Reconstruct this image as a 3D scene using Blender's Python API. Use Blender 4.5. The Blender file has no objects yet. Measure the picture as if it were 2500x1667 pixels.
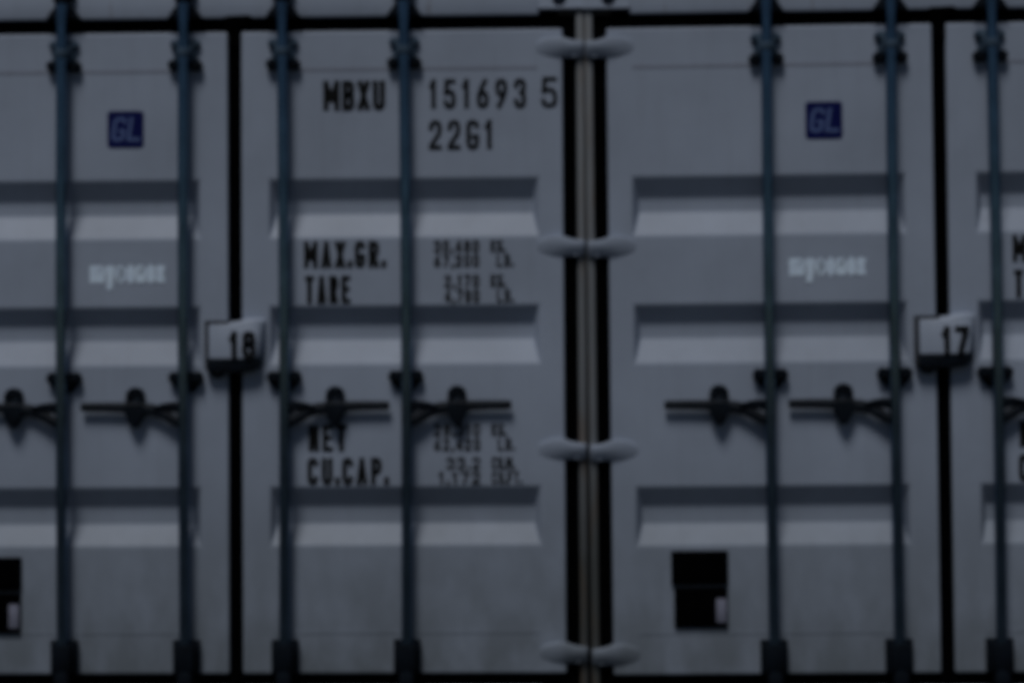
import bpy, bmesh, math, random
from mathutils import Vector, Matrix
random.seed(4)
scn = bpy.context.scene
C = scn.collection

# ------------------------------------------------------------------ camera
cam_d = bpy.data.cameras.new("camera")
cam = bpy.data.objects.new("camera", cam_d)
C.objects.link(cam)
cam.location = (-0.0701, -7.0, 1.1622)
cam.rotation_euler = (1.59362, 0.0063, 0.0273)
cam_d.sensor_width = 36.0
cam_d.lens = 71.38
cam_d.clip_end = 2000.0
DOF = True
cam_d.dof.use_dof = DOF
cam_d.dof.focus_distance = 3.4          # the photograph is focused well in front of the doors
cam_d.dof.aperture_fstop = 3.4
cam_d.dof.aperture_blades = 0
scn.camera = cam

# ------------------------------------------------------------------ light
world = bpy.data.worlds.new("World")
scn.world = world
world.use_nodes = True
nt = world.node_tree
for n in list(nt.nodes):
    nt.nodes.remove(n)
out = nt.nodes.new("ShaderNodeOutputWorld")
bg = nt.nodes.new("ShaderNodeBackground")
sky = nt.nodes.new("ShaderNodeTexSky")
sky.sky_type = 'NISHITA'
sky.sun_disc = False
to_sun = Vector((-0.15, -0.48, 0.93)).normalized()
sky.sun_elevation = math.asin(to_sun.z)
sky.sun_rotation = math.atan2(to_sun.x, to_sun.y)
sky.dust_density = 0.6
bg.inputs[1].default_value = 0.05
nt.links.new(sky.outputs[0], bg.inputs[0])
nt.links.new(bg.outputs[0], out.inputs[0])
sun_d = bpy.data.lights.new("sun", 'SUN')
sun_d.energy = 4.2
sun_d.angle = math.radians(18)
sun_d.color = (1.0, 0.97, 0.93)
sun = bpy.data.objects.new("sun", sun_d)
sun.rotation_euler = to_sun.to_track_quat('Z', 'Y').to_euler()
C.objects.link(sun)

scn.view_settings.view_transform = 'Standard'
scn.view_settings.look = 'None'
scn.view_settings.gamma = 1.0
scn.view_settings.use_curve_mapping = False
scn.view_settings.exposure = -1.50
scn.render.engine = 'CYCLES'
scn.cycles.pixel_filter_type = 'BLACKMAN_HARRIS'
scn.cycles.filter_width = 3.6

# ------------------------------------------------------------------ materials
def new_mat(name):
    m = bpy.data.materials.new(name)
    m.use_nodes = True
    t = m.node_tree
    b = t.nodes.get("Principled BSDF")
    return m, t, b

def nd(t, kind, **kw):
    n = t.nodes.new(kind)
    for k, v in kw.items():
        setattr(n, k, v)
    return n

def noise(t, vec, scale, detail=4, rough=0.55):
    n = nd(t, "ShaderNodeTexNoise")
    n.inputs["Scale"].default_value = scale
    n.inputs["Detail"].default_value = detail
    n.inputs["Roughness"].default_value = rough
    if vec is not None:
        t.links.new(vec, n.inputs["Vector"])
    return n.outputs["Fac"]

def ramp(t, fac, p0, p1, c0=(0, 0, 0, 1), c1=(1, 1, 1, 1)):
    r = nd(t, "ShaderNodeValToRGB")
    r.color_ramp.elements[0].position = p0
    r.color_ramp.elements[1].position = p1
    r.color_ramp.elements[0].color = c0
    r.color_ramp.elements[1].color = c1
    t.links.new(fac, r.inputs[0])
    return r.outputs[0]

def mix(t, fac, a, b, mode='MIX'):
    m = nd(t, "ShaderNodeMix", data_type='RGBA', blend_type=mode)
    if isinstance(fac, float):
        m.inputs[0].default_value = fac
    else:
        t.links.new(fac, m.inputs[0])
    for i, v in ((6, a), (7, b)):
        if isinstance(v, tuple):
            m.inputs[i].default_value = v
        else:
            t.links.new(v, m.inputs[i])
    return m.outputs[2]

def mapping(t, scale):
    tc = nd(t, "ShaderNodeTexCoord")
    mp = nd(t, "ShaderNodeMapping")
    mp.inputs["Scale"].default_value = scale
    t.links.new(tc.outputs["Object"], mp.inputs["Vector"])
    return mp.outputs["Vector"]

def mul(t, a, k):
    m = nd(t, "ShaderNodeMath", operation='MULTIPLY')
    t.links.new(a, m.inputs[0])
    if isinstance(k, float):
        m.inputs[1].default_value = k
    else:
        t.links.new(k, m.inputs[1])
    return m.outputs[0]

def painted(name, col, rough=0.5, rust=0.0, spec=0.35, dirt_and_shade=0.35):
    """old container paint: uneven tone, vertical grime runs, small chips and rust"""
    m, t, b = new_mat(name)
    v = mapping(t, (1, 1, 1))
    vs = mapping(t, (9, 9, 0.9))
    d = tuple(c * 0.86 for c in col)
    l = tuple(min(1, c * 1.08) for c in col)
    base = mix(t, ramp(t, noise(t, v, 2.1, 5), 0.3, 0.7), d + (1,), l + (1,))
    streak = ramp(t, noise(t, vs, 3.0, 6, 0.6), 0.50, 0.78)
    base = mix(t, mul(t, streak, dirt_and_shade * 0.5), base, (col[0] * .62, col[1] * .60, col[2] * .55, 1))
    # patchy grime low down, plus shade painted in, deepening towards the foot
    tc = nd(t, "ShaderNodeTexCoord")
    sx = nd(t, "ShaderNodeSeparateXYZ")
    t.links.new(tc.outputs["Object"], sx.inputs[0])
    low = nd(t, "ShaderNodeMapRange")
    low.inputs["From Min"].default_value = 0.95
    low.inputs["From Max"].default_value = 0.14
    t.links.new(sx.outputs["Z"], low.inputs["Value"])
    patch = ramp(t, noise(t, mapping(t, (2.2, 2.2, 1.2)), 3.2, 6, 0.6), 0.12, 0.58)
    base = mix(t, mul(t, mul(t, low.outputs[0], patch), dirt_and_shade * 3.0), base, (col[0] * .50, col[1] * .50, col[2] * .46, 1))
    fine = ramp(t, noise(t, v, 34.0, 4), 0.70, 0.76)
    base = mix(t, mul(t, fine, 0.3), base, (col[0] * .45, col[1] * .42, col[2] * .40, 1))
    if rust > 0:
        rr = ramp(t, noise(t, mapping(t, (14, 14, 1.6)), 1.6, 7, 0.65), 0.62 - rust * .1, 0.72)
        base = mix(t, mul(t, rr, 0.75), base, (0.13, 0.075, 0.03, 1))
    t.links.new(base, b.inputs["Base Color"])
    b.inputs["Roughness"].default_value = rough
    b.inputs["Specular IOR Level"].default_value = spec
    bp = nd(t, "ShaderNodeBump")
    bp.inputs["Strength"].default_value = 0.35
    bp.inputs["Distance"].default_value = 0.004
    t.links.new(noise(t, v, 5.0, 3), bp.inputs["Height"])
    t.links.new(bp.outputs[0], b.inputs["Normal"])
    return m

def simple(name, col, rough=0.5, metal=0.0, spec=0.3, var=0.25, nscale=20.0):
    m, t, b = new_mat(name)
    v = mapping(t, (1, 1, 1))
    base = mix(t, ramp(t, noise(t, v, nscale, 4), 0.3, 0.7),
               tuple(c * (1 - var) for c in col) + (1,), tuple(min(1, c * (1 + var)) for c in col) + (1,))
    t.links.new(base, b.inputs["Base Color"])
    b.inputs["Roughness"].default_value = rough
    b.inputs["Metallic"].default_value = metal
    b.inputs["Specular IOR Level"].default_value = spec
    return m

PAINT = (0.306, 0.360, 0.464)
M = {
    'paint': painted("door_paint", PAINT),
    'seam': painted("seam_sealant", (0.255, 0.285, 0.365), dirt_and_shade=.8),
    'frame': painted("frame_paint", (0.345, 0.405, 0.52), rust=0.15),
    'post': painted("post_paint", (0.165, 0.180, 0.200), rust=1.1, dirt_and_shade=0.8),
    'rubber': simple("black_rubber", (0.0015, 0.0015, 0.0017), 0.95, spec=0.0),
    'galv': simple("dull_galvanised_steel", (0.115, 0.18, 0.26), 0.12, 1.0, 0.5, 0.18, 12.0),
    'bracket': simple("bracket_steel", (0.050, 0.085, 0.130), 0.6, 0.2, 0.2),
    'dark': simple("dark_steel", (0.004, 0.007, 0.012), 0.7, 0.0, 0.08),
    'edge': simple("cover_edge", (0.045, 0.050, 0.060), 0.7, 0.0, 0.1),
    'handle': simple("handle_steel", (0.009, 0.013, 0.020), 0.6, 0.0, 0.15),
    'black': simple("black_plate", (0.0015, 0.0015, 0.0018), 0.9, 0.0, 0.0),
    'ink': simple("black_lettering", (0.006, 0.0065, 0.007), 0.7, 0.0, 0.1),
    'ink_thin': simple("worn_black_lettering", (0.022, 0.023, 0.026), 0.7, 0.0, 0.1),
    'navy': simple("navy_sticker", (0.003, 0.006, 0.075), 0.6, 0.0, 0.1, 0.1),
    'navy_text': simple("sticker_lettering", (0.075, 0.115, 0.27), 0.45, 0.0, 0.3, 0.1),
    'pale': simple("pale_blue_lettering", (0.66, 0.80, 1.0), 0.45, 0.0, 0.3, 0.06),
    'label': simple("grey_label", (0.19, 0.20, 0.27), 0.5, 0.0, 0.3, 0.1),
    'wood': simple("floor_wood", (0.10, 0.06, 0.03), 0.7),
}

# ------------------------------------------------------------------ mesh helpers
def tag(o, label=None, cat=None, group=None, kind=None):
    if label: o['label'] = label
    if cat: o['category'] = cat
    if group: o['group'] = group
    if kind: o['kind'] = kind
    return o

def build(name, bm, mat, parent=None, smooth=False, bevel=0.0, angle=25, seg=2):
    if bevel > 0:
        bmesh.ops.remove_doubles(bm, verts=bm.verts, dist=1e-5)
        es = [e for e in bm.edges if len(e.link_faces) == 2 and e.calc_face_angle(0) > math.radians(angle)]
        bmesh.ops.bevel(bm, geom=es, offset=bevel, segments=seg, profile=0.5, affect='EDGES', clamp_overlap=True)
        smooth = True
    me = bpy.data.meshes.new(name)
    bm.to_mesh(me)
    bm.free()
    if smooth:
        for p in me.polygons:
            p.use_smooth = True
        try:
            me.set_sharp_from_angle(angle=math.radians(40))
        except Exception:
            pass
    me.materials.append(M[mat] if isinstance(mat, str) else mat)
    o = bpy.data.objects.new(name, me)
    C.objects.link(o)
    if parent is not None:
        o.parent = parent
    return o

def box(bm, x0, x1, y0, y1, z0, z1):
    vs = [bm.verts.new((x, y, z)) for x in (x0, x1) for y in (y0, y1) for z in (z0, z1)]
    for f in ((0, 1, 3, 2), (4, 6, 7, 5), (0, 4, 5, 1), (2, 3, 7, 6), (0, 2, 6, 4), (1, 5, 7, 3)):
        bm.faces.new([vs[i] for i in f])

def prism(bm, pts, y0, y1):
    """outline in x-z, thickness in y"""
    a = [bm.verts.new((x, y0, z)) for x, z in pts]
    b = [bm.verts.new((x, y1, z)) for x, z in pts]
    n = len(pts)
    bm.faces.new(a)
    bm.faces.new(b[::-1])
    for i in range(n):
        j = (i + 1) % n
        bm.faces.new((a[i], b[i], b[j], a[j]))

def cyl(bm, c, r, h, axis='Z', n=20, r2=None):
    r2 = r if r2 is None else r2
    ring = []
    for k, (rr, s) in enumerate(((r, -h / 2), (r2, h / 2))):
        vs = []
        for i in range(n):
            a = 2 * math.pi * i / n
            p, q = rr * math.cos(a), rr * math.sin(a)
            v = {'Z': (p, q, s), 'Y': (p, s, q), 'X': (s, p, q)}[axis]
            vs.append(bm.verts.new((c[0] + v[0], c[1] + v[1], c[2] + v[2])))
        ring.append(vs)
    bm.faces.new(ring[0][::-1]); bm.faces.new(ring[1])
    for i in range(n):
        j = (i + 1) % n
        bm.faces.new((ring[0][i], ring[0][j], ring[1][j], ring[1][i]))

def loft(bm, secs, cap=True):
    rings = [[bm.verts.new(p) for p in s] for s in secs]
    n = len(rings[0])
    for a, b in zip(rings, rings[1:]):
        for i in range(n):
            j = (i + 1) % n
            bm.faces.new((a[i], a[j], b[j], b[i]))
    if cap:
        bm.faces.new(rings[0][::-1]); bm.faces.new(rings[-1])

def fix(bm):
    bmesh.ops.recalc_face_normals(bm, faces=bm.faces)

# ------------------------------------------------------------------ stroke lettering
def flip180(ls):
    return [[(1 - x, 1 - y) for x, y in l] for l in ls]
G6 = [[(.80, 1), (.38, .74), (.06, .42), (0, .25), (.10, .06), (.35, 0), (.65, 0), (.90, .06), (1, .25), (.92, .45), (.68, .54), (.35, .54), (.10, .44)]]
OV = [(.3, 0), (.7, 0), (.93, .07), (1, .2), (1, .8), (.93, .93), (.7, 1), (.3, 1), (.07, .93), (0, .8), (0, .2), (.07, .07), (.3, 0)]
GL = {
    '0': [OV], 'O': [OV], '1': [[(.0, .80), (.6, 1), (.6, 0)]],
    '2': [[(0, .76), (.07, .92), (.3, 1), (.7, 1), (.93, .92), (1, .78), (.98, .64), (.85, .5), (.08, .12), (0, 0), (1, 0)]],
    '3': [[(0, .80), (.08, .94), (.3, 1), (.7, 1), (.93, .93), (1, .77), (.93, .60), (.66, .53), (.93, .45), (1, .25), (.93, .07), (.7, 0), (.3, 0), (.08, .06), (0, .2)]],
    '4': [[(.78, 0), (.78, 1), (0, .28), (1, .28)]],
    '5': [[(.95, 1), (.12, 1), (.05, .54), (.35, .60), (.70, .58), (.93, .48), (1, .28), (.93, .07), (.7, 0), (.3, 0), (.08, .06), (0, .18)]],
    '6': G6, '9': flip180(G6), '7': [[(0, 1), (1, 1), (.38, 0)]],
    '8': [[(.3, .54), (.1, .62), (.05, .77), (.1, .93), (.3, 1), (.7, 1), (.9, .93), (.95, .77), (.9, .62), (.7, .54), (.3, .54), (.06, .45), (0, .25), (.06, .07), (.3, 0), (.7, 0), (.94, .07), (1, .25), (.94, .45), (.7, .54)]],
    'M': [[(0, 0), (0, 1), (.5, .35), (1, 1), (1, 0)]],
    'B': [[(.65, .53), (.92, .62), (.95, .77), (.9, .93), (.65, 1), (0, 1), (0, 0), (.65, 0), (.94, .07), (1, .25), (.92, .45), (.65, .53), (.05, .53)]],
    'X': [[(0, 0), (1, 1)], [(0, 1), (1, 0)]],
    'U': [[(0, 1), (0, .2), (.07, .07), (.3, 0), (.7, 0), (.93, .07), (1, .2), (1, 1)]],
    'G': [[(.99, .85), (.90, .95), (.7, 1), (.3, 1), (.07, .93), (0, .8), (0, .2), (.07, .07), (.3, 0), (.7, 0), (.93, .07), (1, .2), (1, .42), (.62, .42)]],
    'A': [[(0, 0), (.5, 1), (1, 0)], [(.2, .3), (.8, .3)]],
    'R': [[(0, 0), (0, 1), (.65, 1), (.93, .93), (1, .77), (.93, .57), (.65, .48), (.05, .48)], [(.5, .48), (1, 0)]],
    'P': [[(0, 0), (0, 1), (.65, 1), (.93, .93), (1, .75), (.93, .54), (.65, .45), (.05, .45)]],
    'T': [[(0, 1), (1, 1)], [(.5, .96), (.5, 0)]],
    'E': [[(1, 1), (0, 1), (0, 0), (1, 0)], [(.05, .52), (.8, .52)]],
    'F': [[(1, 1), (0, 1), (0, 0)], [(.05, .52), (.8, .52)]],
    'N': [[(0, 0), (0, 1), (1, 0), (1, 1)]],
    'C': [[(.99, .82), (.92, .94), (.7, 1), (.3, 1), (.07, .93), (0, .8), (0, .2), (.07, .07), (.3, 0), (.7, 0), (.92, .06), (.99, .18)]],
    'L': [[(0, 1), (0, 0), (1, 0)]],
    'K': [[(0, 1), (0, 0)], [(1, 1), (.05, .42)], [(.3, .55), (1, 0)]],
    'S': [[(1, .80), (.92, .94), (.7, 1), (.3, 1), (.07, .93), (0, .76), (.1, .60), (.9, .42), (1, .24), (.93, .07), (.7, 0), (.3, 0), (.07, .06), (0, .2)]],
    '.': [[(.5, 0), (.5, .13)]], ',': [[(.6, .12), (.3, -.14)]],
    # lower-case letters
    'm': [[(0, 0), (0, .6)], [(.03, .5), (.2, .62), (.4, .6), (.5, .48), (.5, 0)], [(.52, .5), (.7, .62), (.9, .6), (1, .48), (1, 0)]],
    'y': [[(0, .6), (.5, .05)], [(1, .6), (.3, -.35)]],
    'b': [[(0, 1), (0, 0), (.6, 0), (.95, .12), (1, .3), (.95, .5), (.6, .6), (.05, .6)]],
    'o': [[(.5, 0), (.85, .08), (1, .3), (.85, .53), (.5, .61), (.15, .53), (0, .3), (.15, .08), (.5, 0)]],
    'x': [[(0, 0), (1, .6)], [(0, .6), (1, 0)]],
    'c': [[(1, .48), (.8, .58), (.5, .61), (.15, .53), (0, .3), (.15, .08), (.5, 0), (.8, .03), (1, .12)]],
    'n': [[(0, 0), (0, .6)], [(.05, .48), (.3, .6), (.7, .61), (1, .48), (1, 0)]],
    'e': [[(.05, .31), (1, .31), (.9, .5), (.5, .61), (.15, .53), (0, .3), (.15, .08), (.5, 0), (.95, .08)]],
}
GW = {'M': 1.3, '1': .66, '.': .25, ',': .3, ' ': .5, 'm': 1.6, 'x': .9}

def ribbon(bm, pts, w, y):
    closed = (Vector(pts[0]) - Vector(pts[-1])).length < 1e-6
    P = [Vector(p) for p in pts]
    if closed:
        P = P[:-1]
    n = len(P)
    if not closed:      # square ends
        P[0] = P[0] + (P[0] - P[1]).normalized() * w * .48
        P[-1] = P[-1] + (P[-1] - P[-2]).normalized() * w * .48
    L, R = [], []
    for i in range(n):
        a = P[i - 1] if (i > 0 or closed) else None
        b = P[(i + 1) % n] if (i < n - 1 or closed) else None
        d1 = (P[i] - a).normalized() if a is not None else None
        d2 = (b - P[i]).normalized() if b is not None else None
        if d1 is None: d1 = d2
        if d2 is None: d2 = d1
        n1 = Vector((-d1.y, d1.x)); n2 = Vector((-d2.y, d2.x))
        m = n1 + n2
        if m.length < 1e-4: m = n1
        m.normalize()
        k = min(1.9, 1 / max(0.35, m.dot(n1)))
        L.append(P[i] + m * w / 2 * k); R.append(P[i] - m * w / 2 * k)
    lv = [bm.verts.new((p.x, y, p.y)) for p in L]
    rv = [bm.verts.new((p.x, y, p.y)) for p in R]
    for i in range(n if closed else n - 1):
        j = (i + 1) % n
        bm.faces.new((lv[i], rv[i], rv[j], lv[j]))

def split_sharp(l):
    out, cur = [], [l[0]]
    for i in range(1, len(l)):
        cur.append(l[i])
        if i < len(l) - 1:
            a, b = Vector(l[i]) - Vector(l[i - 1]), Vector(l[i + 1]) - Vector(l[i])
            if a.dot(b) < 0:
                out.append(cur)
                cur = [l[i]]
    out.append(cur)
    return out

def lettering(name, text, x0, x1, z0, z1, mat, parent, y=-0.0014, stroke=.14, gap=.34, slope=0.0, shear=0.0):
    ws = [GW.get(c, 1.0) for c in text]
    tot = sum(ws) + gap * (len(text) - 1)
    u = (x1 - x0) / (tot + .001)
    h = z1 - z0
    w = stroke * h
    bm = bmesh.new()
    x = x0
    lay = 0
    for c, gw in zip(text, ws):
        if c != ' ':
            a, b = x + w / 2, x + gw * u - w / 2
            if b < a: a = b = (a + b) / 2
            for l in GL[c]:
                pts = [(a + px * (b - a) + shear * pz * h, z0 + w / 2 + pz * (h - w) + slope * (x - x0)) for px, pz in l]
                for piece in split_sharp(pts):
                    ribbon(bm, piece, w, y - 0.0002 * (lay % 5))
                    lay += 1
        x += (gw + gap) * u
    fix(bm)
    for f in bm.faces:
        if f.normal.y > 0:
            f.normal_flip()
    return build(name, bm, mat, parent)

# ------------------------------------------------------------------ measures
S = 0.0015077                       # metres per measuring unit on the door faces
def zz(y): return (1662 - y) * S
HW = 1.219                          # half width of a container
LEN = 6.058
D_IN, D_OUT = 0.0240, 1.139         # a door's edges, from the middle of the container
Z_T, Z_B = zz(69), zz(1541)
RX0, RX1 = 80 * S, 700 * S
ROWS = [(409, 457, 489, 545), (701, 744, 778, 836), (1115, 1161, 1200, 1250)]
DEP = 0.0365
DF = 0.052                          # door thickness

def mirror(bm, side):
    if side < 0:
        for v in bm.verts:
            v.co.x = -v.co.x

def door_mesh(side):
    bm = bmesh.new()
    xs = [D_IN, RX0, RX0 + .021, RX1 - .021, RX1, D_OUT]
    zs, inner = [Z_B], set()
    for (a, b, c, d) in reversed(ROWS):
        zs += [zz(d), zz(c), zz(b), zz(a)]
        inner.update((len(zs) - 3, len(zs) - 2))
    zs.append(Z_T)
    V = {}
    for i, x in enumerate(xs):
        for j, z in enumerate(zs):
            y = DEP if (i in (2, 3) and j in inner) else 0.0
            V[i, j] = bm.verts.new((x, y, z))
    for i in range(len(xs) - 1):
        for j in range(len(zs) - 1):
            q = [V[i, j], V[i + 1, j], V[i + 1, j + 1], V[i, j + 1]]
            ys = [v.co.y > 0 for v in q]
            if sum(ys) == 1:
                k = ys.index(True)
                o = (k + 2) % 4
                bm.faces.new((q[o], q[(o + 1) % 4], q[k]))
                bm.faces.new((q[o], q[k], q[(k + 1) % 4]))
            else:
                bm.faces.new(q)
    nI, nJ = len(xs) - 1, len(zs) - 1
    loop = [V[i, 0] for i in range(nI + 1)] + [V[nI, j] for j in range(1, nJ + 1)] + \
           [V[i, nJ] for i in range(nI - 1, -1, -1)] + [V[0, j] for j in range(nJ - 1, 0, -1)]
    back = [bm.verts.new((v.co.x, DF, v.co.z)) for v in loop]
    n = len(loop)
    for i in range(n):
        j = (i + 1) % n
        bm.faces.new((loop[i], loop[j], back[j], back[i]))
    bm.faces.new(back)
    fix(bm)
    bmesh.ops.dissolve_limit(bm, angle_limit=math.radians(1), verts=bm.verts, edges=bm.edges)
    mirror(bm, side)
    fix(bm)
    return bm

def gasket_mesh(side):
    """black rubber seal lying behind the edge of the door, all the way round"""
    bm = bmesh.new()
    o = (0.001, 1.1865, Z_B - .046, Z_T + .0515)
    i = (D_IN + .004, D_OUT - .004, Z_B + .004, Z_T - .004)
    y0, y1 = 0.021, 0.046
    box(bm, o[0], i[0], y0, y1, o[2], o[3])
    box(bm, i[1], o[1], y0, y1, o[2], o[3])
    box(bm, i[0], i[1], y0 + .001, y1, o[2], i[2])
    box(bm, i[0], i[1], y0 + .001, y1, i[3], o[3])
    # lip of the seal standing up between door and frame
    box(bm, 0.0015, 0.013, .005, y0, o[2] + .01, o[3] - .012)
    mirror(bm, side)
    fix(bm)
    return bm

HINGE_Y = [104, 560, 1024, 1487]
def hinge_mesh(side, y):
    bm = bmesh.new()
    zc = zz(y)
    secs = []
    prof = [  # u, top, bottom, stand-off (units, units, units, metres)
        (695, 0, -14, .003), (701, 6, -20, .005), (711, 11, -25, .009), (728, 15, -30, .014), (746, 16, -32, .018),
        (757, 14, -32, .020), (768, 9, -32, .022), (782, 6, -32, .022), (798, 5, -32, .022), (804, 4, -30, .016)]
    for (u, t, b, p) in prof:
        x, zt, zb = u * S, zc + t * S, zc + b * S
        yb = 0.004 if u < 757 else 0.030
        h = zt - zb
        cut = min(.030, .58 * h)
        secs.append([(x, yb, zb), (x, -.0015, zb + .001), (x, -p * .97, zb + cut), (x, -p, zt - .10 * h),
                     (x, -p * .93, zt - .02 * h), (x, -p * .80, zt), (x, yb, zt + .001)])
    loft(bm, secs)
    # pin
    cyl(bm, (783 * S, .004, zc - 14 * S), .013, .050, 'Z', 18)
    mirror(bm, side)
    fix(bm)
    return bm

ROD_Y = -0.041
RR = 0.0192
def bracket_upper(bm):
    z = zz(120)
    box(bm, -.042, .042, -.006, -.0005, z - .058, z + .052)
    # saddle round the rod
    sec = lambda zc: [(.027 * math.cos(a), ROD_Y + .025 * math.sin(a) * (1 if math.sin(a) < 0 else 0.2), zc) for a in [math.pi * 2 * i / 18 for i in range(18)]]
    for (z0, z1) in ((z - .014, z + .014),):
        loft(bm, [sec(z0), sec(z1)])
    box(bm, -.027, .027, ROD_Y + .006, -.002, z - .03, z + .03)

def bolt(bm, x, z, r, p):
    cyl(bm, (x, -p / 2, z), r, p, 'Y', 14, None)
    cyl(bm, (x, -p - .004, z), r * .62, .008, 'Y', 6)

def bar_set(parent, u, side, full=True):
    """one locking bar with its guides, cams, handle and catch; the handle points to the outer edge of its door"""
    h = side
    bm = bmesh.new()
    zt, zb = zz(2), zz(1606)
    n = 14
    rings = []
    for k in range(n + 1):
        z = zb + (zt - zb) * k / n
        bow = 0.0045 * math.sin(math.pi * k / n) * h
        rings.append([(u + bow + RR * math.cos(a), ROD_Y + RR * math.sin(a), z) for a in [math.tau * i / 24 for i in range(24)]])
    loft(bm, rings)
    fix(bm)
    bar = build('locking_bar', bm, 'galv', parent, smooth=True)
    # top guide
    bm = bmesh.new()
    bracket_upper(bm)
    fix(bm)
    bmesh.ops.translate(bm, verts=bm.verts, vec=(u, 0, 0))
    build('top_guide', bm, 'bracket', bar, bevel=.002)
    bm = bmesh.new()
    bm.free()
    for dx in (-.041, .041):
        for (yy, r, p) in ((97, .0125, .012), (146, .019, .024)):
            bm = bmesh.new()
            bolt(bm, u + dx, zz(yy), r, p)
            fix(bm)
            build('guide_bolt', bm, 'bracket' if yy < 100 else 'dark', bar, smooth=True)
    # middle guide: two ears bolted on, tapering down to the bar
    bm = bmesh.new()
    z = zz(864)
    prism(bm, [(u - .056, z + .012), (u - .050, z + .022), (u - .024, z + .017), (u + .024, z + .017), (u + .050, z + .022), (u + .056, z + .012),
               (u + .053, z - .016), (u + .030, z - .045), (u + .018, z - .052), (u - .018, z - .052), (u - .030, z - .045), (u - .053, z - .016)], -.012, -.0005)
    prism(bm, [(u - .030, z + .02), (u + .030, z + .02), (u + .022, z - .03), (u - .022, z - .03)], ROD_Y + .006, -.012)
    fix(bm)
    build('middle_guide', bm, 'dark', bar, bevel=.003)
    for dx in (-.040, .040):
        bm = bmesh.new()
        bolt(bm, u + dx, z, .0205, .026)
        fix(bm)
        build('guide_bolt', bm, 'dark', bar, smooth=True)
    # bottom guide: a heavy block
    bm = bmesh.new()
    z0, z1 = zz(1546), zz(1462)
    box(bm, u - .046, u + .046, -.030, -.0005, z0 + .012, z1)
    box(bm, u - .031, u + .031, ROD_Y - RR - .006, -.030, z0 + .024, z1 - .012)
    box(bm, u - .024, u + .024, ROD_Y - RR - .009, ROD_Y + .02, z0 - .06, z0 + .020)
    fix(bm)
    build('bottom_guide', bm, 'dark', bar, bevel=.004)
    # top cam: hook that turns under the keeper
    bm = bmesh.new()
    box(bm, u - .022, u + .022, ROD_Y - .022, ROD_Y + .018, zz(6), zz(-14))
    box(bm, u - .014, u + .014, ROD_Y + .018, -.008, zz(4), zz(-10))
    fix(bm)
    build('top_cam', bm, 'dark', bar, bevel=.004)
    # handle hub
    zh = zz(930)
    bm = bmesh.new()
    prism(bm, [(u + h * .010, zh + .012), (u + h * .040, zh + .017), (u + h * .072, zh + .013), (u + h * .110, zh + .002), (u + h * .105, zh - .008),
               (u + h * .070, zh - .010), (u + h * .020, zh - .026), (u + h * .010, zh - .032)][::h], ROD_Y - .004, ROD_Y + .012)
    fix(bm)
    build('handle_hub', bm, 'dark', bar, bevel=.003)
    # handle: cranked flat bar
    bm = bmesh.new()
    path = [(.004, -40, .017), (.028, -35, .018), (.055, -25, .019), (.085, -14, .019), (.115, -7, .019), (.150, -4, .018), (.176, -2, .017),
            (.22, -1, .0155), (.28, 0, .0145), (.348, 0, .0138), (.364, 0, .0120)]
    secs = []
    for (du, dz, r) in path:
        x = u + h * du
        zc = zh + dz * S * .95
        secs.append([(x, (ROD_Y + .018 * min(1, du / .12)) + r * .6 * math.cos(a), zc + 1.12 * r * math.sin(a)) for a in [math.tau * i / 12 for i in range(12)]])
    loft(bm, secs)
    fix(bm)
    build('handle', bm, 'handle', bar, smooth=True)
    # catch that holds the handle: dome above, drop-shaped keeper below
    uc = u + h * .176
    bm = bmesh.new()
    dome = [(uc + .032 * math.cos(a), zz(905) + .030 * math.sin(a)) for a in [math.pi * i / 10 for i in range(11)]]
    hole = [(uc + .0135 * math.cos(a), zz(913) + .0125 * math.sin(a)) for a in [math.pi * i / 10 for i in range(11)]]
    outer = [(uc + .034, zz(936))] + dome + [(uc - .034, zz(936))]
    inner = [(uc + .0135, zz(926))] + hole + [(uc - .0135, zz(926))]
    n = len(outer)
    vo = [[bm.verts.new((x, y, z_)) for x, z_ in outer] for y in (-.026, -.0005)]
    vi = [[bm.verts.new((x, y, z_)) for x, z_ in inner] for y in (-.026, -.0005)]
    for i in range(n - 1):
        bm.faces.new((vo[0][i], vo[0][i + 1], vi[0][i + 1], vi[0][i]))
        bm.faces.new((vo[0][i], vo[1][i], vo[1][i + 1], vo[0][i + 1]))
        bm.faces.new((vi[0][i], vi[1][i], vi[1][i + 1], vi[0][i + 1]))
    prism(bm, [(uc - .033, zz(924)), (uc + .033, zz(924)), (uc + .034, zz(944)), (uc + .025, zz(958)), (uc + .013, zz(972)), (uc + .004, zz(978)),
               (uc - .004, zz(978)), (uc - .013, zz(972)), (uc - .025, zz(958)), (uc - .034, zz(944))], -.038, -.0005)
    fix(bm)
    build('handle_catch', bm, 'dark', bar, bevel=.0025)
    return bar

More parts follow.
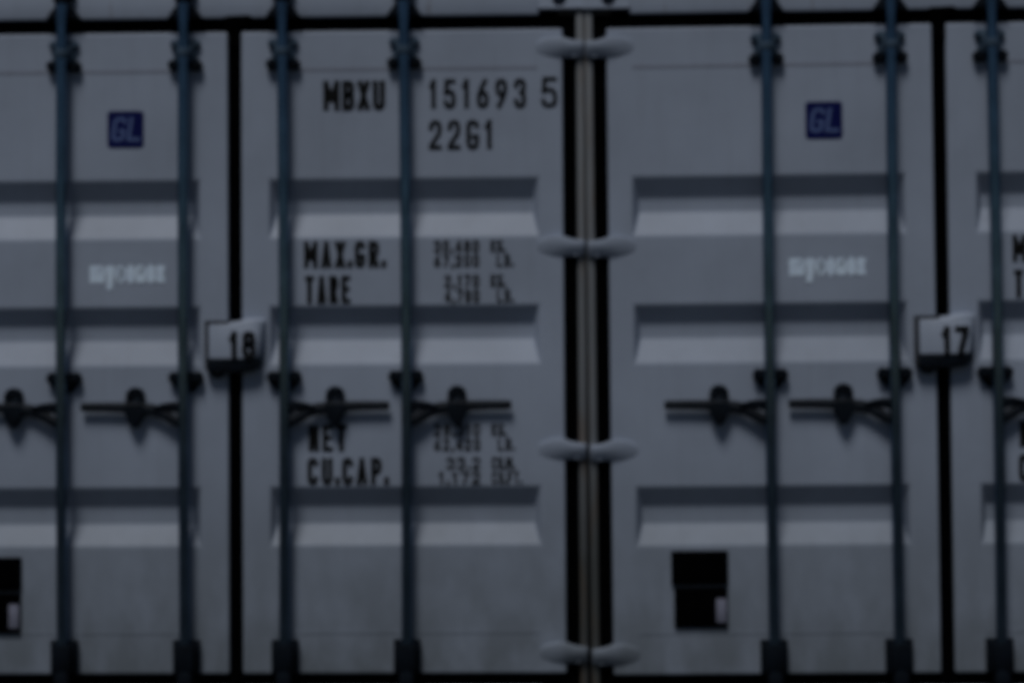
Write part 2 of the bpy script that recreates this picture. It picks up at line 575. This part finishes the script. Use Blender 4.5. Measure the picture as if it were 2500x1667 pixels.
def casting(parent, sx, z0, z1, y0, y1):
    """corner casting with an oblong hole in its end face"""
    bm = bmesh.new()
    xo, xi = HW, HW - .162
    yf = -.004 if y0 < 1 else y1
    cx, cz = HW - .089, (z0 + z1) / 2 + (-0.013 if z0 > 1 else 0.013)
    hw, hh = .0255, .040
    N = 24
    hole, rim = [], []
    for i in range(N):
        a = math.tau * (i + .5) / N
        c, s = math.cos(a), math.sin(a)
        hx = hw * c
        hz = (hh - hw) * (1 if s > 0 else -1) + hw * s
        hole.append((cx + hx, cz + hz))
        k = 1e9
        if c > 1e-6: k = min(k, (xo - cx) / c)
        if c < -1e-6: k = min(k, (xi - cx) / c)
        if s > 1e-6: k = min(k, (z1 - cz) / s)
        if s < -1e-6: k = min(k, (z0 - cz) / s)
        rim.append((cx + k * c, cz + k * s))
    yb = y0 if y0 < 1 else y1
    step = .022 if y0 < 1 else -.022
    vh = [bm.verts.new((x, yb, z)) for x, z in hole]
    vr = [bm.verts.new((x, yb, z)) for x, z in rim]
    vd = [bm.verts.new((x, yb + step * 6, z)) for x, z in hole]
    corners = []
    for (x, z) in ((xo, z0), (xo, z1), (xi, z1), (xi, z0)):
        corners.append((x, z))
    for i in range(N):
        j = (i + 1) % N
        bm.faces.new((vr[i], vr[j], vh[j], vh[i]))
        bm.faces.new((vh[i], vh[j], vd[j], vd[i]))
        a, b = rim[i], rim[j]
        for q in corners:   # fill the corner triangles of the face
            on = lambda p, q=q: (abs(p[0] - q[0]) < 1e-6) or (abs(p[1] - q[1]) < 1e-6)
            if on(a) and on(b) and not (abs(a[0] - b[0]) < 1e-6 or abs(a[1] - b[1]) < 1e-6):
                bm.faces.new((vr[i], bm.verts.new((q[0], yb, q[1])), vr[j]))
    bm.faces.new(vd)
    # remaining five faces
    yo = y1 if y0 < 1 else y0
    B = {}
    for x in (xi, xo):
        for z in (z0, z1):
            B[x, z, 0] = bm.verts.new((x, yb, z)); B[x, z, 1] = bm.verts.new((x, yo, z))
    for (a, b) in (((xi, z0), (xo, z0)), ((xo, z0), (xo, z1)), ((xo, z1), (xi, z1)), ((xi, z1), (xi, z0))):
        bm.faces.new((B[a + (0,)], B[b + (0,)], B[b + (1,)], B[a + (1,)]))
    bm.faces.new([B[xi, z0, 1], B[xo, z0, 1], B[xo, z1, 1], B[xi, z1, 1]])
    bmesh.ops.remove_doubles(bm, verts=bm.verts, dist=1e-6)
    mirror(bm, sx)
    fix(bm)
    return build('corner_casting', bm, 'frame', parent)

def corrugated(bm, axis_len, z0, z1, x, depth, sgn):
    """side wall: trapezoid ribs standing upright, sheet 4 mm thick"""
    y, k = 0.0, 0
    pts = []
    step = .278
    nrib = int(axis_len / step)
    for i in range(nrib):
        b = i * step
        pts += [(b, 0), (b + .07, 0), (b + .139, depth), (b + .209, depth)]
    pts.append((axis_len, 0))
    for off in (0, .004):
        pass
    va = [[bm.verts.new((x - sgn * (d + o), .12 + yy, z)) for yy, d in pts] for z in (z0, z1) for o in (0, .004)]
    lo, loi, hi, hii = va
    for i in range(len(pts) - 1):
        bm.faces.new((lo[i], lo[i + 1], hi[i + 1], hi[i]))
        bm.faces.new((loi[i], hii[i], hii[i + 1], loi[i + 1]))

def container(loc, roll, number, full_text, label, ds=0, dp=0, dv=0):
    root = bpy.data.objects.new('shipping_container', None)
    C.objects.link(root)
    root.location = loc
    root.rotation_euler = (0, roll, 0)
    tag(root, label, 'shipping container', 'shipping containers side by side, door ends to the front')
    TOP = zz(-56)
    z_head0 = Z_T + .0515
    # posts, rails, walls
    for sx in (1, -1):
        bm = bmesh.new()
        box(bm, 1.187, HW - .005, .008, .11, .118, zz(22))
        box(bm, 1.122, 1.1869, .0485, .11, .118, zz(22))
        mirror(bm, sx); fix(bm)
        build('corner_post', bm, 'post', root, bevel=.006)
        bm = bmesh.new()
        box(bm, HW - .09, HW, LEN - .09, LEN - .002, .118, TOP - .118)
        mirror(bm, sx); fix(bm)
        build('corner_post', bm, 'frame', root, bevel=.004)
        casting(root, sx, zz(22), TOP, -.004, .174)
        casting(root, sx, 0, .118, -.004, .174)
        casting(root, sx, TOP - .118, TOP, LEN - .178, LEN)
        casting(root, sx, 0, .118, LEN - .178, LEN)
        bm = bmesh.new()
        corrugated(bm, LEN - .22, .16, TOP - .05, HW * sx, .036, sx)
        fix(bm)
        build('side_wall', bm, 'frame', root)
        bm = bmesh.new()
        box(bm, HW - .05, HW - .003, .174, LEN - .178, .04, .161)
        mirror(bm, sx); fix(bm)
        build('bottom_rail', bm, 'frame', root, bevel=.003)
        bm = bmesh.new()
        box(bm, HW - .06, HW - .002, .174, LEN - .178, TOP - .062, TOP - .004)
        mirror(bm, sx); fix(bm)
        build('top_rail', bm, 'frame', root, bevel=.003)
    bm = bmesh.new()
    box(bm, -(HW - .1625), HW - .1625, .0, .10, z_head0, TOP - .006)
    fix(bm)
    build('door_header', bm, 'frame', root, bevel=.004)
    bm = bmesh.new()
    box(bm, -(HW - .1625), HW - .1625, .0, .12, .02, Z_B - .0465)
    fix(bm)
    build('door_sill', bm, 'frame', root, bevel=.004)
    bm = bmesh.new()
    box(bm, -(HW - .06), HW - .06, .06, LEN - .05, TOP - .020, TOP - .008)
    fix(bm)
    build('roof', bm, 'frame', root)
    bm = bmesh.new()
    box(bm, -(HW - .06), HW - .06, .10, LEN - .05, .12, .16)
    fix(bm)
    build('floor', bm, 'wood', root)
    bm = bmesh.new()
    box(bm, -(HW - .09), HW - .09, LEN - .06, LEN - .02, .05, TOP - .008)
    fix(bm)
    build('end_wall', bm, 'frame', root)
    # rubber drip lip where the two doors meet below the header
    bm = bmesh.new()
    prism(bm, [(-.036, zz(38)), (-.030, zz(32)), (.052, zz(30)), (.066, zz(38)), (.040, zz(44)), (.020, zz(52)), (.0225, zz(62)), (.0225, zz(104)), (-.0225, zz(104)), (-.020, zz(80)), (-.026, zz(68)), (-.030, zz(60)), (-.030, zz(48))][::-1], -.0035, .0205)
    fix(bm)
    build('seal_cap', bm, 'rubber', root)

    for side in (1, -1):
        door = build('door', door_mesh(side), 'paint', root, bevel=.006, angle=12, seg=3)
        for p in door.data.polygons:
            p.use_smooth = False
        build('gasket', gasket_mesh(side), 'rubber', door)
        for hy in HINGE_Y:
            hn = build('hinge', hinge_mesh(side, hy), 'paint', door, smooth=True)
        # weld seams of the top and bottom door rails
        for ys, sm in ((157, 'seam'), (1446, 'paint')):
            bm = bmesh.new()
            box(bm, RX0 + .004, RX1 - .004, -.0012, .0012, zz(ys) - .007, zz(ys) + .005)
            mirror(bm, side); fix(bm)
            build('weld_seam', bm, sm, door)
        if side > 0:
            lettering('owner_code', 'MBXU', 205 * S, 348 * S, zz(253), zz(184), 'ink', door, stroke=.185, gap=.2)
            if full_text:
                lettering('serial_number', '151693', 449 * S, 672 * S, zz(251), zz(183), 'ink', door, stroke=.155, gap=.5)
                lettering('check_digit', '5', 706 * S, 744 * S, zz(251), zz(180), 'ink', door, stroke=.145)
            lettering('type_code', '22G1', 448 * S, 596 * S, zz(345), zz(277), 'ink', door, stroke=.155, gap=.42)
            rows = [('MAX.GR.', 159, 346, 553, 615, '30,480', '67,200', 458, 458, 'KG.', 'LB.'),
                    ('TARE', 161, 266, 632, 696, '2,170', '4,780', 482, 482, 'KG.', 'LB.'),
                    ('NET', 168, 256, 973, 1035, '28,310', '62,420', 456, 456, 'KG.', 'LB.'),
                    ('CU.CAP.', 165, 350, 1049, 1111, '33.2', '1,172', 484, 466, 'CU.M.', 'CU.FT.')]
            for (t, a, b, y0, y1, v1, v2, xa, xb, u1, u2) in rows:
                lettering('capacity_heading', t, a * S, b * S, zz(y1), zz(y0), 'ink', door, stroke=.18, gap=.3)
                ym = (y0 + y1) / 2
                lettering('capacity_figure', v1, xa * S, 562 * S, zz(ym - 2), zz(y0), 'ink_thin', door, stroke=.20, gap=.3)
                lettering('capacity_figure', v2, xb * S, 562 * S, zz(y1), zz(ym + 2), 'ink_thin', door, stroke=.20, gap=.3)
                wide = 34 if u1 == 'KG.' else 52
                lettering('capacity_unit', u1, 588 * S, (588 + wide) * S, zz(ym - 2), zz(y0), 'ink', door, stroke=.17, gap=.22)
                lettering('capacity_unit', u2, (602 if wide == 34 else 588) * S, (640 if wide == 34 else 656) * S, zz(y1), zz(ym + 2), 'ink', door, stroke=.17, gap=.22)
        else:
            # navy class-society badge
            bm = bmesh.new()
            x0, x1, z0, z1, r = (-294 + ds) * S, (-210 + ds) * S, zz(334 - dv), zz(249 - dv), .012
            o = []
            for (cx, cz, a0) in ((x1 - r, z1 - r, 0), (x0 + r, z1 - r, 90), (x0 + r, z0 + r, 180), (x1 - r, z0 + r, 270)):
                for k in range(5):
                    a = math.radians(a0 + k * 22.5)
                    o.append((cx + r * math.cos(a), cz + r * math.sin(a)))
            prism(bm, o, -.0016, -.0003)
            fix(bm)
            badge = build('class_badge', bm, 'navy', door)
            lettering('badge_letters', 'GL', (-286 + ds) * S, (-218 + ds) * S, zz(319 - dv), zz(263 - dv), 'navy_text', door, y=-.0024, stroke=.15, gap=.16, shear=.12)
            lettering('leasing_logo', 'myconex', (-336 + ds) * S, (-162 + ds) * S, zz(645 - dv), zz(588 - dv), 'pale', door, stroke=.24, gap=.06, y=-.0014)
            # black certificate plates low on the door
            bm = bmesh.new()
            box(bm, -623 * S, -494 * S, -.010, -.0005, zz(1348 + dp), zz(1270 + dp))
            fix(bm)
            build('certificate_plate', bm, 'black', door, bevel=.003)
            bm = bmesh.new()
            box(bm, -617 * S, -496 * S, -.011, -.0005, zz(1444 + dp), zz(1352 + dp))
            fix(bm)
            pl = build('certificate_plate', bm, 'black', door, bevel=.003)
            bm = bmesh.new()
            box(bm, -522 * S, -499 * S, -.0135, -.0112, zz(1432 + dp), zz(1378 + dp))
            fix(bm)
            build('plate_label', bm, 'label', door, bevel=.001)

    for u, h in ((-393 * S, -1), (-112 * S, -1), (114 * S, 1), (393 * S, 1)):
        bar_set(root, u, h)
        # keeper on the header: a black arch round the cam
        bm = bmesh.new()
        zk = zz(38)
        prism(bm, [(u - .060, zk), (u - .046, zk + .022), (u - .026, zz(8)), (u - .012, zz(-8)), (u + .012, zz(-8)), (u + .026, zz(6)), (u + .046, zk + .024), (u + .062, zk)], -.030, -.0005)
        box(bm, u - .040, u + .040, -.022, -.0008, zz(-8), zz(-46))
        fix(bm)
        build('cam_keeper', bm, 'dark', root, bevel=.003)
        bm = bmesh.new()
        box(bm, u - .048, u - .026, -.05, -.0005, zz(1648), zz(1590))
        box(bm, u + .026, u + .048, -.05, -.0005, zz(1648), zz(1590))
        box(bm, u - .026, u + .026, -.016, -.0008, zz(1644), zz(1594))
        fix(bm)
        build('cam_keeper', bm, 'dark', root, bevel=.003)

    # cover over the door joint that protects the seal, with the painted number
    bm = bmesh.new()
    zt, zb = zz(740), zz(824)
    secs = []
    for (u, p, t, b) in ((-58, .030, 3, 0), (-56, .034, 1, 0), (-20, .040, 0, 0), (8, .044, 3, 0), (26, .046, 8, 0), (48, .042, 10, 2), (60, .036, 9, 8), (67, .024, 8, 24), (71, .006, 7, 44)):
        x = u * S
        a, c = zt + t * S, zb + b * S
        back = .0 if abs(u) > 14 else .0
        secs.append([(x, -.0005, c + .020), (x, -p * .72, c), (x, -p, c + .006), (x, -p, a - .012), (x, -p * .9, a - .005), (x, -.0005, a + .004)])
    loft(bm, secs)
    fix(bm)
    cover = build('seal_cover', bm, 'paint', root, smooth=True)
    bm = bmesh.new()
    prism(bm, [(-60 * S, zz(825.5)), (62 * S, zz(822)), (60 * S, zz(838)), (44 * S, zz(849)), (14 * S, zz(853)), (-60 * S, zz(850))][::-1], -.040, -.0006)
    fix(bm)
    build('cover_shade', bm, 'dark', cover, bevel=.002)  # solid dark strip standing in for the shade beneath the cover
    bm = bmesh.new()
    prism(bm, [(-66 * S, zz(846)), (-58.4 * S, zz(846)), (-58.4 * S, zz(740)), (-12 * S, zz(740)), (-12 * S, zz(735)), (-66 * S, zz(734))], -.034, -.0008)
    fix(bm)
    build('cover_edge', bm, 'edge', cover, bevel=.001)
    bm = bmesh.new()
    ring = []
    for i in range(20):
        a = math.tau * i / 20
        cx, cz = -38 * S + .022 * math.cos(a), zz(846) + .022 * math.sin(a)
        ring.append([(cx + .0075 * math.cos(b) * math.cos(a), -.020 + .0075 * math.sin(b), cz + .0075 * math.cos(b) * math.sin(a)) for b in [math.tau * k / 8 for k in range(8)]])
    ring.append(ring[0])
    loft(bm, ring, cap=False)
    bmesh.ops.remove_doubles(bm, verts=bm.verts, dist=1e-6)
    fix(bm)
    build('padlock_eye', bm, 'dark', cover, smooth=True)
    lettering('bay_number', number, -9 * S, 52 * S, zz(821), zz(759), 'ink', cover, y=-.0475, stroke=.21, gap=.22)
    return root

# ------------------------------------------------------------------ ground
m, t, b = new_mat("yard_asphalt")
v = mapping(t, (1, 1, 1))
base = mix(t, ramp(t, noise(t, v, .6, 6), .3, .7), (.020, .021, .022, 1), (.034, .035, .036, 1))
base = mix(t, mul(t, ramp(t, noise(t, v, 90, 3), .55, .7), .5), base, (.06, .06, .06, 1))
t.links.new(base, b.inputs["Base Color"])
b.inputs["Roughness"].default_value = .9
bm = bmesh.new()
q = [bm.verts.new(p) for p in ((-600, -600, 0), (600, -600, 0), (600, 600, 0), (-600, 600, 0))]
bm.faces.new(q)
g = build('ground', bm, m)
tag(g, 'dark asphalt yard the containers stand on', None, None, 'structure')

# ------------------------------------------------------------------ containers
container((-1.219, 0, 0.001), 0.0, '18', True,
          'grey container with code MBXU 151693 5 and number 18 on its seal cover', 0, 3)
container((1.222, -0.02, 0.001), -math.radians(0.25), '17', False,
          'grey container numbered 17, with a whole black plate low on its left door', -11, -9, 5)
